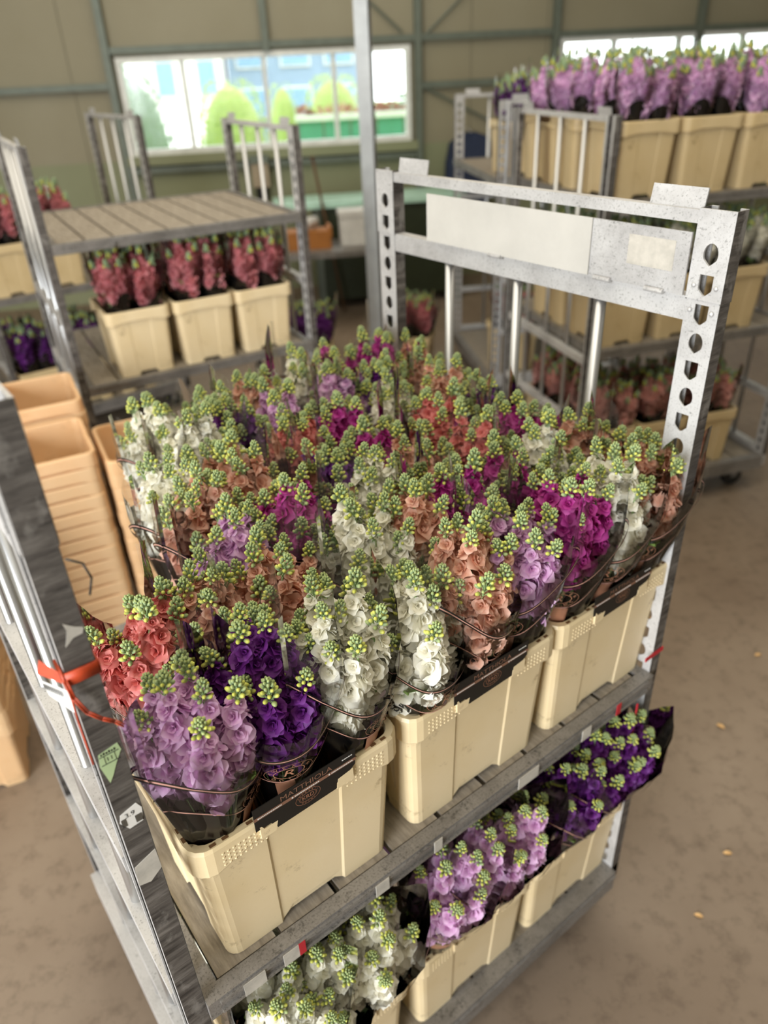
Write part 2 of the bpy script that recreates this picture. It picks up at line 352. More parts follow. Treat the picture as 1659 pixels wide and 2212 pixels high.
# ------------------------------------------------------------------ flower trolleys
L, W = 1.16, 1.0; HT = 2.024; PW, PT = .067, .033
def hole_plate(b, x0, x1, y0, y1, z0, z1, pitch, mi, perf_from):
    # perforated strip in the y,z plane, thickness x0..x1
    n = int(round((z1-z0)/pitch)); ph = (z1-z0)/n; yc = (y0+y1)/2; hw = (y1-y0)/2; hh = ph/2
    ca = math.atan2(hh, hw); base = [.2, .42, ca, .80, .94, 1.12, 1.35]
    angs = sorted([0, PI/2, PI, 3*PI/2]+[q for a in base for q in (a, PI-a, PI+a, 2*PI-a)])
    for i in range(n):
        zc = z0+ph*(i+.5); outer = []; inner = []
        for a in angs:
            cx_, sz = math.cos(a), math.sin(a); tt = min(hw/abs(cx_) if abs(cx_) > 1e-6 else 9, hh/abs(sz) if abs(sz) > 1e-6 else 9)
            outer.append((yc+cx_*tt, zc+sz*tt))
            aw, ah = .0135, .0185
            if i % 2 == 0: tq = min(aw/abs(cx_) if abs(cx_) > 1e-6 else 9, ah/abs(sz) if abs(sz) > 1e-6 else 9)
            else: tq = 1/math.sqrt((cx_/aw)**2+(sz/ah)**2)*1.05
            if sz < -.2: tq = min(tq, ah/(abs(sz)+.9*abs(cx_)) * 1.08)
            inner.append((yc+cx_*tq, zc+sz*tq))
        k = len(b.v); m = len(angs)
        for x in (x0, x1): b.v += [(x, y, z) for y, z in outer]+[(x, y, z) for y, z in inner]
        for j in range(m):
            q = (j+1) % m
            b.face((k+j, k+q, k+m+q, k+m+j), mi); b.face((k+2*m+j, k+3*m+j, k+3*m+q, k+2*m+q), mi); b.face((k+m+j, k+m+q, k+3*m+q, k+3*m+j), mi)
def post_mesh():
    b = MB()
    hole_plate(b, 0, .0025, 0, PW, .964, 1.87, .0533, 0, 0); hole_plate(b, -.002, .0025, -.0015, PW+.0015, 1.87, HT-.0475, .0533, 0, 0)
    b.box(-.002, .0025, -.0015, PW+.0015, HT-.0475, HT)
    hole_plate(b, 0, .0025, 0, PW, .22, .964, .0533, 0, 0)
    for z0, z1, e in ((.16, 1.868, 0), (1.868, HT, .0018)):
        b.box(.0005-e, PT, -e, .0025-e, z0, z1, 1); b.box(.0005-e, PT, PW-.0025+e, PW+e, z0, z1, 1)
        b.box(PT-.0025, PT+e, -e+.001, .013, z0, z1, 0); b.box(PT-.0025, PT+e, PW-.013, PW+e-.001, z0, z1, 0)
    b.box(0, PT, 0, PW, .155, .22, 0)
    return b.mesh('post', ['galv', 'grime'])
POST = post_mesh()
def rail_mesh(z0, z1, d):
    b = MB(); b.box(.001, d, PW, W-PW, z0, z1, 0); return b.mesh('rail', ['galv'])
RAILS = [rail_mesh(1.998, HT-.004, .022), rail_mesh(1.828, 1.872, .03), rail_mesh(1.285, 1.32, .036), rail_mesh(.915, .95, .036), rail_mesh(.55, .585, .036), rail_mesh(.17, .25, .05)]
b = MB(); b.tube((.016, 0, .25), (.016, 0, 1.828), .0115, 12); TUBE = b.mesh('tube', ['tube'], True)
b = MB(); b.tube((.016, 0, .25), (.016, 0, 1.998), .0115, 12); TUBE_TALL = b.mesh('tube', ['tube'], True)
NPL = 9
b = MB(); pw_ = (L-.06)/NPL; b.box(0, pw_-.012, .02, W-.02, -.02, 0); PLANK = b.mesh('plank', ['wood'])
b = MB()
b.box(0, L, -.012, .016, -.04, .004); b.box(.02, L-.02, -.016, -.012, -.036, -.028); b.box(.02, L-.02, -.016, -.012, -.010, -.002)
b.box(0, L, W-.016, W+.012, -.04, .004); b.box(0, .028, .016, W-.016, -.036, .003); b.box(L-.028, L, .016, W-.016, -.036, .003)
for x in (.3, .58, .86): b.box(x-.015, x+.015, .016, W-.016, -.05, -.021)
SHELF = b.mesh('shelf', ['galv_dull'])
b = MB(); b.box(0, L, -.015, .03, -.075, .004); b.box(0, L, W-.03, W+.015, -.075, .004); b.box(0, .04, .03, W-.03, -.07, .003); b.box(L-.04, L, .03, W-.03, -.07, .003)
b.box(0, L, -.019, -.015, -.02, -.012); b.box(.04, L-.04, .45, .55, -.06, -.021)
BASE = b.mesh('base', ['galv_dull'])
b = MB(); b.tube((0, -.018, -.075), (0, .018, -.075), .06, 20, 0); WHEEL = b.mesh('wheel', ['rubber'], False)
b = MB(); b.box(-.04, .04, -.035, .035, -.012, 0); b.box(-.02, .02, -.027, -.022, -.09, -.012); b.box(-.02, .02, .022, .027, -.09, -.012); b.tube((0, -.03, -.075), (0, .03, -.075), .008, 8); CASTOR = b.mesh('castor', ['galv_dull'])
b = MB(); b.box(-.003, 0, 0, .11, 0, .036); TAB = b.mesh('sign_tab', ['galv'])
def trolley(loc, rz, decks, label, signs=False):
    t_ = empty('flower_trolley', loc, rz, label, 'trolley', 'flower trolleys in the hall')
    for x in (0, 1):
        for y in (0, 1):
            o = obj('post', POST, t_, (L if x else 0, 0 if y == 0 else W, 0), None, (1 if x else -1, 1 if y == 0 else -1, 1))
        for r_m in (RAILS if signs else RAILS[:1]+RAILS[2:]): obj('rail', r_m, t_, (L if x else 0, 0, 0), None, (1 if x else -1, 1, 1))
        for y in (.267, .5, .733): obj('tube', TUBE if signs else TUBE_TALL, t_, (L if x else 0, y, 0), None, (1 if x else -1, 1, 1))
        for y in (.068, .81): obj('sign_tab', TAB, t_, (L+.012 if x else -.008, y, HT-.006), (0, .18 if x else -.18, 0))
    for z in decks:
        sh = obj('shelf', SHELF, t_, (0, 0, z))
        for k in range(NPL): obj('plank', PLANK, sh, (.032+k*pw_, 0, 0))
    ba = obj('base', BASE, t_, (0, 0, .22))
    for k in range(NPL): obj('plank', PLANK, ba, (.032+k*pw_, 0, 0))
    for x in (.09, L-.09):
        for y in (.1, W-.1): ca = obj('castor', CASTOR, t_, (x, y, .147)); obj('wheel', WHEEL, ca, (0, 0, -.012))
    return t_
ZM = .988
MAIN = trolley((0, 0, 0), 0, [ZM], 'galvanised flower trolley with dark grimy post loaded with mixed coloured bouquets', True)
RB, RC, RD = math.radians(-8), math.radians(-21), math.radians(61)
TB = ((.762, 2.80, 0), RB); TC = ((2.834, 1.502, 0), RC); TD = ((4.52, 2.55, 0), RD); TE = ((.78, 4.62, 0), 0)
trolley(*TB, [1.0, 1.645], 'trolley with empty wooden plank top shelf above rose flowers')
trolley(*TC, [1.0, 1.68], 'fully loaded trolley with lilac bouquets in tan bins on its top shelf')
trolley(*TD, [1.0, 1.58], 'trolley carrying purple bouquets behind the lilac-topped trolley')
trolley(*TE, [1.05], 'trolley with rose bouquets standing behind the empty plank shelf trolley')
# sign plates and marks of the main trolley
def plate(b):
    b.box(L-.012, L-.009, .287, .787, 1.876, 1.985)
sp = quick('sign_plate', 'plate', plate, MAIN); sp['label'] = 'long white sign plate hung between the end rails'
sp2 = quick('sign_plate', 'galv', lambda b: b.box(L-.008, L-.004, .072, .30, 1.874, 1.984), MAIN); quick('sticker', 'paper_tan', lambda b: b.box(L-.0085, L-.008, .10, .2, 1.912, 1.966), sp2)
for y in (.13, .25, .55): quick('hinge', 'galv', lambda b: b.tube((L-.012, y-.02, 1.874), (L-.012, y+.02, 1.874), .005, 8), MAIN)
def rivets(b):
    for z in (1.895, 1.85):
        for y in (.012, .056): b.sphere((L-.002, y, z), .004, .005, .005, 8, 4)
quick('rivets', 'galv', rivets, MAIN, True)
# stickers, string and tape on the dark post
sk = quick('price_label', ['paper', 'rubber'], lambda b: (b.prism([(-.031, 1.462), (-.022, 1.445), (-.004, 1.447), (-.001, 1.470), (-.006, 1.482), (-.028, 1.475)], -.0006, 0),), MAIN)
b = MB()
for k in range(7): b.box(-.012+k*.0013, -.0113+k*.0013, -.0009, -.0006, 1.449, 1.462)
for k in range(5): b.box(-.029+k*.0013, -.0283+k*.0013, -.0009, -.0006, 1.452, 1.466)
put_text(b, '3.9', .011, lambda x, y: (-.017+x, -.0009, 1.469+y)); obj('print', b.mesh('print', ['rubber']), sk)
sk = quick('date_label', 'label_green', lambda b: b.prism([(-.031, 1.565), (-.029, 1.585), (-.005, 1.590), (-.003, 1.578), (-.012, 1.562), (-.02, 1.545), (-.026, 1.535)], -.0006, 0), MAIN)
b = MB(); put_text(b, '11', .009, lambda x, y: (-.018+x, -.0009, 1.573+y)); b.box(-.029, -.006, -.0009, -.0006, 1.5795, 1.5805); b.box(-.029, -.007, -.0009, -.0006, 1.566, 1.567); b.box(-.024, -.0235, -.0009, -.0006, 1.566, 1.58); b.box(-.0115, -.011, -.0009, -.0006, 1.567, 1.58)
for k in range(6): b.box(-.027+k*.0032, -.0252+k*.0032, -.0009, -.0006, 1.582, 1.5845+.001*(k % 2))
obj('print', b.mesh('print', ['rubber']), sk)
quick('paper_tape', 'paper_tan', lambda b: b.prism([(-.034, 1.335), (-.032, 1.372), (-.001, 1.385), (.0, 1.345), (-.018, 1.33)], -.0008, 0), MAIN)
quick('torn_label', 'paper_tan', lambda b: b.prism([(-.024, 1.748), (-.014, 1.756), (-.004, 1.757), (-.001, 1.764), (-.01, 1.769), (-.02, 1.778), (-.018, 1.767)], -.0006, 0), MAIN)
def strap(b):
    b.box(-.0355, .002, -.0035, -.0005, 1.700, 1.717); b.box(-.0375, -.0345, -.0035, .03, 1.700, 1.717); b.box(.001, .003, -.0035, .02, 1.700, 1.717)
    pts = [Vector((-.036, -.004, 1.708)), Vector((-.034, -.008, 1.685)), Vector((-.026, -.01, 1.66)), Vector((-.014, -.009, 1.642)), Vector((-.002, -.007, 1.628)), Vector((.006, -.006, 1.615))]
    for dx, dz in ((0, 0), (.0018, .0015), (-.0016, .001), (.0004, -.0018)): b.path([p+Vector((dx, 0, dz)) for p in pts], .0010, 5)
    b.poly([(-.038, .006, 1.717), (-.038, .006, 1.70), (-.056, .03, 1.708), (-.05, .03, 1.725)])
    b.path([Vector((-.034, .002, 1.70)), Vector((-.036, .004, 1.64)), Vector((-.036, .006, 1.57))], .0012, 5)
quick('string', 'string', strap, MAIN, True)['label'] = 'orange raffia string tied round the post'
sk = quick('barcode_tag', 'paper', lambda b: b.poly([(-.036, .004, 1.69), (-.036, .004, 1.655), (-.052, .03, 1.673), (-.055, .034, 1.695)]), MAIN)
b = MB()
for k in range(10):
    q = k/10; b.poly([Vector((-.0535, .031, 1.692)).lerp(Vector((-.040, .009, 1.687)), q+e)+Vector((-.0006, 0, dz)) for e, dz in ((0, 0), (.05, 0), (.05, -.009), (0, -.009))])
obj('print', b.mesh('print', ['rubber']), sk)
b = MB(); pts = [Vector((.002, .0, 1.85)), Vector((.016, -.004, 1.84)), Vector((.02, -.004, 1.82)), Vector((.014, -.002, 1.80))]; b.path(pts, .0012, 6); obj('wire', b.mesh('wire', ['rubber'], True), MAIN)
def shelfmarks(b):
    for x0, x1, mi in ((.06, .10, 0), (.135, .165, 0), (.165, .178, 1), (.33, .36, 0), (.47, .49, 0), (.70, .76, 0), (.90, .93, 0), (1.02, 1.035, 1)): b.box(x0, x1, -.0175, -.0161, ZM-.034, ZM-.001, mi)
quick('tape_remnants', ['paper_tan', 'red'], shelfmarks, MAIN)
quick('red_tape', 'red', lambda b: (b.box(1.128, 1.195, -.0045, -.002, 1.045, 1.056), b.box(1.1, 1.104, -.02, -.017, .80, .94)), MAIN)

# ------------------------------------------------------------------ bins
UU = [-1, -.7, -.46, -.43, -.28, -.24, 0, .24, .28, .43, .46, .7, 1]
def bin_loop(hx, hy, r, z, zf=None, off=None):
    P = []
    sides = (((-1, -1), (1, -1)), ((1, -1), (1, 1)), ((1, 1), (-1, 1)), ((-1, 1), (-1, -1)))
    for si, (a, c_) in enumerate(sides):
        lx, ly = hx-r, hy-r
        for u_ in UU:
            if si == 0: x, y, nx, ny = lx*u_, -hy, 0, -1
            elif si == 1: x, y, nx, ny = hx, ly*u_, 1, 0
            elif si == 2: x, y, nx, ny = -lx*u_, hy, 0, 1
            else: x, y, nx, ny = -hx, -ly*u_, -1, 0
            o_ = off(si, u_) if off else 0; zz = z+(zf(si, u_) if zf else 0)
            P.append((x+nx*o_, y+ny*o_, zz))
        cx_, cy_ = ((lx, -ly), (lx, ly), (-lx, ly), (-lx, -ly))[si]; a0 = (-PI/2, 0, PI/2, PI)[si]
        zz = z+(zf(si, 1) if zf else 0)
        for k in range(1, 4): an = a0+PI/2*k/4; P.append((cx_+r*math.cos(an), cy_+r*math.sin(an), zz))
    return P
def panel(si, u_): return -.0022 if abs(u_) < .45 else 0
def foot(si, u_): return .024 if abs(u_) < .3 else (.006 if abs(u_) < .45 else 0)
def arch(si, u_): return .022*(1-abs(u_)**3) if si in (0, 2) else .01*(1-abs(u_)**3)
def notch(si, u_): return -.016 if (si == 0 and abs(u_) < .26) else 0
BH = .317
def bin_mesh(mat):
    b = MB()
    Ls = [bin_loop(.166, .126, .022, 0, foot, panel), bin_loop(.167, .127, .022, .03, None, panel), bin_loop(.1795, .1395, .024, .266, None, panel),
          bin_loop(.181, .141, .026, .2665, arch), bin_loop(.1905, .1505, .032, .258, arch), bin_loop(.1925, .1525, .034, .262, arch), bin_loop(.1925, .1525, .034, .311, notch), bin_loop(.1895, .1495, .032, BH, notch),
          bin_loop(.179, .139, .026, BH, notch), bin_loop(.1765, .1365, .024, .309, notch), bin_loop(.175, .135, .024, .27), bin_loop(.162, .122, .02, .016)]
    k = b.loops(Ls); n = len(Ls[0]); b.face(range(k+(len(Ls)-1)*n, k+len(Ls)*n)); 
    me = b.mesh('flower_bin', [mat], True); 
    for p in me.polygons: p.use_smooth = False
    return me
BINS = {k: bin_mesh(k) for k in ('bin', 'bin_tan', 'bin_empty')}
b = MB()
for sx in (-1, 1):
    for k in range(9):
        for j in range(4):
            x = sx*(.075+k*.0088); z = .272+j*.0085; y = -.1525; q = .0022; kk = len(b.v)
            b.v += [(x-q, y, z-q), (x+q, y, z-q), (x+q, y, z+q), (x-q, y, z+q), (x, y-.0016, z)]
            for e in range(4): b.face((kk+e, kk+(e+1) % 4, kk+4))
DOTS = {k: b.mesh('embossed_dots', [k]) for k in ('bin', 'bin_tan')}
b = MB()
for x in (-.155, -.135, -.095, -.078, .078, .095, .135, .155):
    for y in (-.1445, .1445): b.box(x-.005, x+.005, y-.0028, y+.0028, BH-.002, BH+.0004)
for y in (-.11, -.09, .09, .11):
    for x in (-.1845, .1845): b.box(x-.0028, x+.0028, y-.005, y+.005, BH-.002, BH+.0004)
SLOTS = b.mesh('rim_slots', ['slot'])
b = MB()
b.prism([(-.085, .282), (-.06, .282), (-.055, .301), (-.078, .301), (-.082, .309), (-.085, .309)], -.1575, -.1535); CLIP = [b.mesh('card_clip', ['bin'])]
b = MB(); b.prism([(.052, .286), (.085, .286), (.085, .311), (.056, .307)], -.1575, -.1535); CLIP.append(b.mesh('card_clip', ['bin']))
def flower_bin(loc, rz, label, group, mat='bin', detail=True):
    o = obj('flower_bin', BINS[mat], None, loc, (0, 0, rz)); tag(o, label, 'bin', group)
    if detail:
        d = obj('embossed_dots', DOTS[mat], o); d['kind'] = 'stuff'; d = obj('rim_slots', SLOTS, o); d['kind'] = 'stuff'
        if mat == 'bin': obj('card_clip', CLIP[0], o); obj('card_clip', CLIP[1], o)
    return o

# ------------------------------------------------------------------ stock flowers
def petal(b, base, axis_q, L_, elev, az, wid, r, curl=.5, nu=5, nv=4):
    k = len(b.v); ph = r.uniform(0, 6.28); rf = r.uniform(.06, .16); tone = r.random()
    for i in range(nu):
        u_ = i/(nu-1); e = elev-curl*u_*u_; rad = L_*u_*math.cos((elev+e)/2); hz = L_*u_*math.sin((elev+e)/2)
        wv = wid*L_*(.22+.95*math.sin(PI*min(1, (u_*.86+.06)))**.8) if u_ > 0 else wid*L_*.15
        for j in range(nv):
            q = j/(nv-1)*2-1
            ru = rf*L_*math.sin(2.6*q+ph)*u_*u_ + .10*L_*q*q*u_
            loc = Vector((rad-abs(q)**2*.16*L_*u_, q*wv*.5, hz+ru)); loc.rotate(Quaternion((0, 0, 1), az)); loc.rotate(axis_q)
            b.v.append(tuple(base+loc)); c_ = min(1, max(0, .15+.5*tone*.6+.55*(u_**3)+.18*r.uniform(-1, 1))); b.c.append((c_, c_, c_, 1))
    for i in range(nu-1):
        for j in range(nv-1): o = k+i*nv+j; b.face((o, o+1, o+nv+1, o+nv))
def floret(b, base, q, size, r, n=(5, 5, 4), nu=5, nv=4):
    a0 = r.uniform(0, 6)
    for ring, (cnt, el, ln, cu) in enumerate(((n[0], .22, 1.0, .55), (n[1], .75, .78, .5), (n[2], 1.15, .5, .2))):
        for i in range(cnt): petal(b, base, q, size*ln*r.uniform(.85, 1.12), el+r.uniform(-.15, .2), a0+ring*.6+2*PI*i/cnt+r.uniform(-.2, .2), r.uniform(.8, 1.15), r, cu, nu, nv)
Z = Vector((0, 0, 1))
def aim(d): return Z.rotation_difference(Vector(d).normalized())
rf_ = random.Random(11)
FLORETS = []
for k in range(5):
    b = MB(); floret(b, Vector((0, 0, 0)), Quaternion(), .0255, rf_); FLORETS.append(b.mesh('floret', [PET['lilac']], True))
TIP = .60
def layout(r, n=16):
    out = []
    for i in range(n):
        q = i/(n-1); z = .574-.145*q; th = i*2.4+r.uniform(-.4, .4); el = .9-.75*q
        d = Vector((math.cos(th)*math.cos(el), math.sin(th)*math.cos(el), math.sin(el))); sz = .5+.65*min(1, q*2.4)
        p = Vector((math.cos(th), math.sin(th), 0))*(.005+.011*min(1, q*2))+Z*z; out.append((p, d, sz*r.uniform(.9, 1.12)))
    return out
SAGE, OLIVE, YEL = (.23, .32, .17), (.34, .41, .16), (.56, .57, .10)
def bud_head(b, r, tall=1.0):
    b.tube((0, 0, -.05), (0, 0, .012*tall), .0022, 6, 0, .0014)
    while len(b.c) < len(b.v): b.c.append((.30, .42, .18, 1))
    n = 30
    for i in range(n):
        q = (i+.5)/n; th = i*2.39996; z = (.018-.040*q**1.5)*tall; rad = .0132*q**.42*(.8+.3*q); sz = .0030+.0024*q*r.uniform(.8, 1.3)
        d = Vector((math.cos(th)*(.15+.9*q), math.sin(th)*(.15+.9*q), 1.1-.75*q)); R = aim(d).to_matrix(); c = Vector((math.cos(th)*rad, math.sin(th)*rad, z))
        if q > .5: b.tube(c-d.normalized()*sz, (0, 0, z-.018), .0009, 4, 0, .0009, False)
        while len(b.c) < len(b.v): b.c.append((.30, .42, .18, 1))
        k = len(b.v); b.sphere(c, sz*.78, sz*.78, sz*1.25, 7, 5, 0, R)
        yl = q > .42 and r.random() < .75*(q+.1)
        for v_ in b.v[k:]:
            tpos = (Vector(v_)-c).dot(d.normalized())/(sz*1.25); f_ = max(0, min(1, tpos*.9+.45)) if yl else max(0, min(.25, tpos*.3))
            base = SAGE if r.random() < .7 else OLIVE
            b.c.append(tuple(base[e]*(1-f_)+YEL[e]*f_ for e in range(3))+(1,))
BUDS = []
for k in range(5):
    b = MB(); bud_head(b, rf_, rf_.uniform(.75, 1.1)); BUDS.append(b.mesh('bud_head', ['bud'], True))
LAYS = [layout(random.Random(20+k), 16) for k in range(5)]
CLUST = []; LOWC = []
for k in range(4):
    r = random.Random(50+k); b = MB()
    for p, d, s in LAYS[k]: floret(b, p, aim(d), .026*s, r, (5, 4, 2), 4, 3)
    CLUST.append(b.mesh('blossoms', [PET['lilac']], True))
b = MB(); b.tube((0, 0, .02), (0, 0, .56), .0036, 7, 0, .0026); STEM = b.mesh('flower_stem', ['stem'], True)
# far spikes: stem, blossoms and buds in one mesh of three materials
FAR = []
for k in range(3):
    r = random.Random(80+k); b = MB()
    for p, d, s in LAYS[k]: floret(b, p*1.0, aim(d), .033*s, r, (4, 3, 0), 3, 3)
    n0 = len(b.f); b.tube((0, 0, .02), (0, 0, .56), .0035, 5)
    while len(b.c) < len(b.v): b.c.append((.3, .42, .18, 1))
    n1 = len(b.f)
    for i in range(13):
        q = (i+.5)/13; th = i*2.4; sz = .0062; c = Vector((math.cos(th)*.012*math.sqrt(q), math.sin(th)*.012*math.sqrt(q), TIP+.026-.036*q)); k0 = len(b.v); b.sphere(c, sz, sz, sz*1.2, 5, 4)
        cc = YEL if (q > .4 and r.random() < .6) else SAGE
        while len(b.c) < len(b.v): b.c.append((*cc, 1))
    b.mi = [0]*n0+[1]*(n1-n0)+[2]*(len(b.f)-n1)
    FAR.append(b.mesh('flower_spike', [PET['lilac'], 'stem', 'bud'], True))
b = MB()
for i in range(8):
    q = i/7; wl_ = .026*math.sin(PI*(q*.9+.06))**.7*(1 if q < .95 else .3)
    for j in (-1, 0, 1): b.v.append((j*wl_, -.075*q*.6-.02*q*q, .08*q-.03*q*q+(.006 if j else 0)))
for i in range(7):
    for j in range(2): o = i*3+j; b.face((o, o+1, o+4, o+3))
LEAF = b.mesh('leaf', ['leaf'], True)
# printed sleeves.  angle 0 is the centre of the printed face, +-90 deg are the side seams
ZB = .05
def srad(z, th=0): 
    r0 = .030+.030*max(0, min(1, (z-ZB)/.28))+.040*max(0, min(1, (z-.30)/.18))
    return r0*(1+.05*abs(math.cos(th))**6*0+.10*abs(math.sin(th))**10)
def lineh(th): return .402+.095*abs(math.sin(th))**3
def baseh(th): return .340+.075*abs(math.sin(th))**3
def sp_(th, z, off=0, crumple=None):
    r = srad(z, th)+off
    return Vector((r*math.cos(th), r*math.sin(th), z))
def sleeve_mesh(r, high=1.0):
    b = MB(); n = 40; Ls = []; ph = [r.uniform(0, 6.28) for _ in range(4)]
    for i in range(9):
        q = i/8; Lp = []
        for k in range(n):
            th = 2*PI*k/n; front = math.cos(th) > 0
            top = lineh(th)+(.045 if front else .085)*high+.05*abs(math.sin(th))**8*high
            z = ZB+(top-ZB)*q; cr = q*(.0035*math.sin(7*th+ph[0]+3*q)+.0025*math.sin(13*th+ph[1]))
            p = sp_(th, z, cr); Lp.append(p)
        Ls.append(Lp)
    b.loops(Ls)
    for th in (PI/2, -PI/2):            # welded side seams stand out as narrow fins
        tp = lineh(th)+.13*high; rows = [(sp_(th, z, -.001), sp_(th+.02, z, .011)) for z in (.10, .2, .3, .4, .48, tp)]
        for (a, c_), (d, e) in zip(rows, rows[1:]): b.poly([a, c_, e, d])
    return b.mesh('sleeve', ['film'], True)
def base_mesh():
    b = MB(); n = 40; Ls = []
    for q in (0, .3, .6, .85, 1):
        Lp = []
        for k in range(n):
            th = 2*PI*k/n; z = ZB+(baseh(th)-ZB)*q; Lp.append(sp_(th, z, -.0012))
        Ls.append(Lp)
    b.loops(Ls); k0 = len(b.v)
    b.face([i for i in range(n)][::-1]); return b.mesh('sleeve_base', ['black'], True)
def line_mesh():
    b = MB(); n = 56
    for dz0, dz1, mi, hf in ((0, .0036, 0, lineh), (.0037, .0062, 1, lineh), (.0063, .0100, 0, lineh), (-.0005, .0022, 1, baseh)):
        Ls = []
        for dz in (dz0, dz1): Ls.append([sp_(2*PI*k/n, hf(2*PI*k/n)+dz, .006 if hf is lineh else .0016) for k in range(n)])
        b.loops(Ls, mi)
    return b.mesh('printed_line', ['black', 'pinkline'], True)
def cone_pt(u_, v_, z0, off): th = u_/srad(z0); return sp_(th, z0+v_, off)
def logo_mesh():
    b = MB(); zc = .374; A, B_ = .034, .0225; off = .0075
    def ring(a, bb, w_):
        n = 40; Ls = []
        for e in (0, w_): Ls.append([cone_pt((a+e)*math.cos(2*PI*k/n), (bb+e)*math.sin(2*PI*k/n), zc, off) for k in range(n)])
        b.loops(Ls)
    ring(A, B_, .0007); ring(A*.62, B_*.58, .0012)
    def arc(s, a0, a1, flip, size):
        for i, ch in enumerate(s):
            a = a0+(a1-a0)*i/(len(s)-1); px, pz = A*.81*math.cos(a), B_*.79*math.sin(a); rot = (a-PI/2)*.6 if not flip else (a+PI/2)*.6
            put_text(b, ch, size, lambda x, y: cone_pt(px+x*math.cos(rot)-y*math.sin(rot), pz+x*math.sin(rot)+y*math.cos(rot), zc, off))
    arc('KWEKER', math.radians(160), math.radians(20), False, .0085); arc('DUINL', math.radians(215), math.radians(325), True, .0085)
    put_text(b, 'R', .024, lambda x, y: cone_pt(x+y*.25, y, zc, off), 0, 1.15)
    return b.mesh('logo', ['copper'])
def label_mesh():
    b = MB(); z0 = .310; n = 8; Ls = []
    for v_ in (-.028, .028): Ls.append([cone_pt(-.019+.038*k/n, v_, z0, .0006) for k in range(n+1)])
    b.loops(Ls, 0, False)
    put_text(b, 'PREMIUM', .0088, lambda x, y: cone_pt(x, y-.013, z0, .0014), 1, .92); put_text(b, 'QUALITY', .0088, lambda x, y: cone_pt(x, y-.022, z0, .0014), 1, .98)
    return b.mesh('quality_label', ['copper', 'ink'])
rs_ = random.Random(5)
SLEEVES = [sleeve_mesh(rs_, h) for h in (1.0, 1.25, .9)]; SBASE = base_mesh(); SLINE = line_mesh(); LOGO = logo_mesh(); QLAB = label_mesh()
CNAME = {'lilac': 'lilac', 'purple': 'deep purple', 'white': 'white', 'coral': 'coral pink', 'peach': 'peach', 'magenta': 'magenta', 'rose': 'dusty rose', 'salmon': 'salmon pink'}
bq = random.Random(99)
def bouquet(loc, colour, label, group, yaw=0, tilt=(0, 0), level=1, spikes=11, scale=1.0):
    # level 2: single florets are parts; 1: stem, blossoms, bud head; 0: far away
    t_ = empty('flower_bouquet', loc, 0, label, 'flowers', group)
    t_.rotation_mode = 'ZYX'; t_.rotation_euler = (tilt[0], tilt[1], yaw); t_.scale = (scale,)*3
    sl = obj('sleeve', SLEEVES[bq.randrange(3) if level < 2 else 0], t_)
    obj('sleeve_base', SBASE, t_)
    if level: obj('printed_line', SLINE, sl)
    if level == 2: obj('logo', LOGO, sl); obj('quality_label', QLAB, sl)
    elif level == 1: obj('quality_label', QLAB, sl)
    pm = PET[colour]; a0 = bq.uniform(0, 6)
    for i in range(spikes):
        if i == 0: rho = .008
        elif i < spikes*.4: rho = bq.uniform(.028, .042)
        else: rho = bq.uniform(.058, .08)
        th = a0+i*2.399; top = Vector((rho*math.cos(th), rho*math.sin(th), .56)); bs = Vector((-top.x*.45, -top.y*.45, .0))
        d = top-bs; dz = bq.uniform(-.022, .022)-(.05 if rho > .05 else .008)
        q = aim(d) @ Quaternion((0, 0, 1), bq.uniform(0, 6.28)); lo = bs+Vector((0, 0, dz))
        if level == 0: obj('flower_spike', FAR[bq.randrange(3)], t_, lo, q, None, pm); continue
        st = obj('flower_spike', STEM, t_, lo, q)
        if level == 2:
            for p, dd, s in LAYS[bq.randrange(5)]: obj('floret', FLORETS[bq.randrange(5)], st, p, aim(dd) @ Quaternion((0, 0, 1), bq.uniform(0, 6.28)), s, pm)
        else: obj('blossoms', CLUST[bq.randrange(4)], st, (0, 0, 0), (0, 0, bq.uniform(0, 6.28)), None, pm)
        obj('bud_head', BUDS[bq.randrange(5)], st, (0, 0, TIP-.004+bq.uniform(-.01, .01)), (bq.uniform(-.2, .2), bq.uniform(-.2, .2), bq.uniform(0, 6)), bq.uniform(.7, .95))
    for i in range(9 if level == 2 else 4 if level else 2):
        th = a0+i*2.2; obj('leaf', LEAF, t_, (.024*math.cos(th), .024*math.sin(th), .322+.03*bq.random()), (bq.uniform(-.5, -.1), 0, th+PI/2), bq.uniform(.9, 1.2))
    return t_

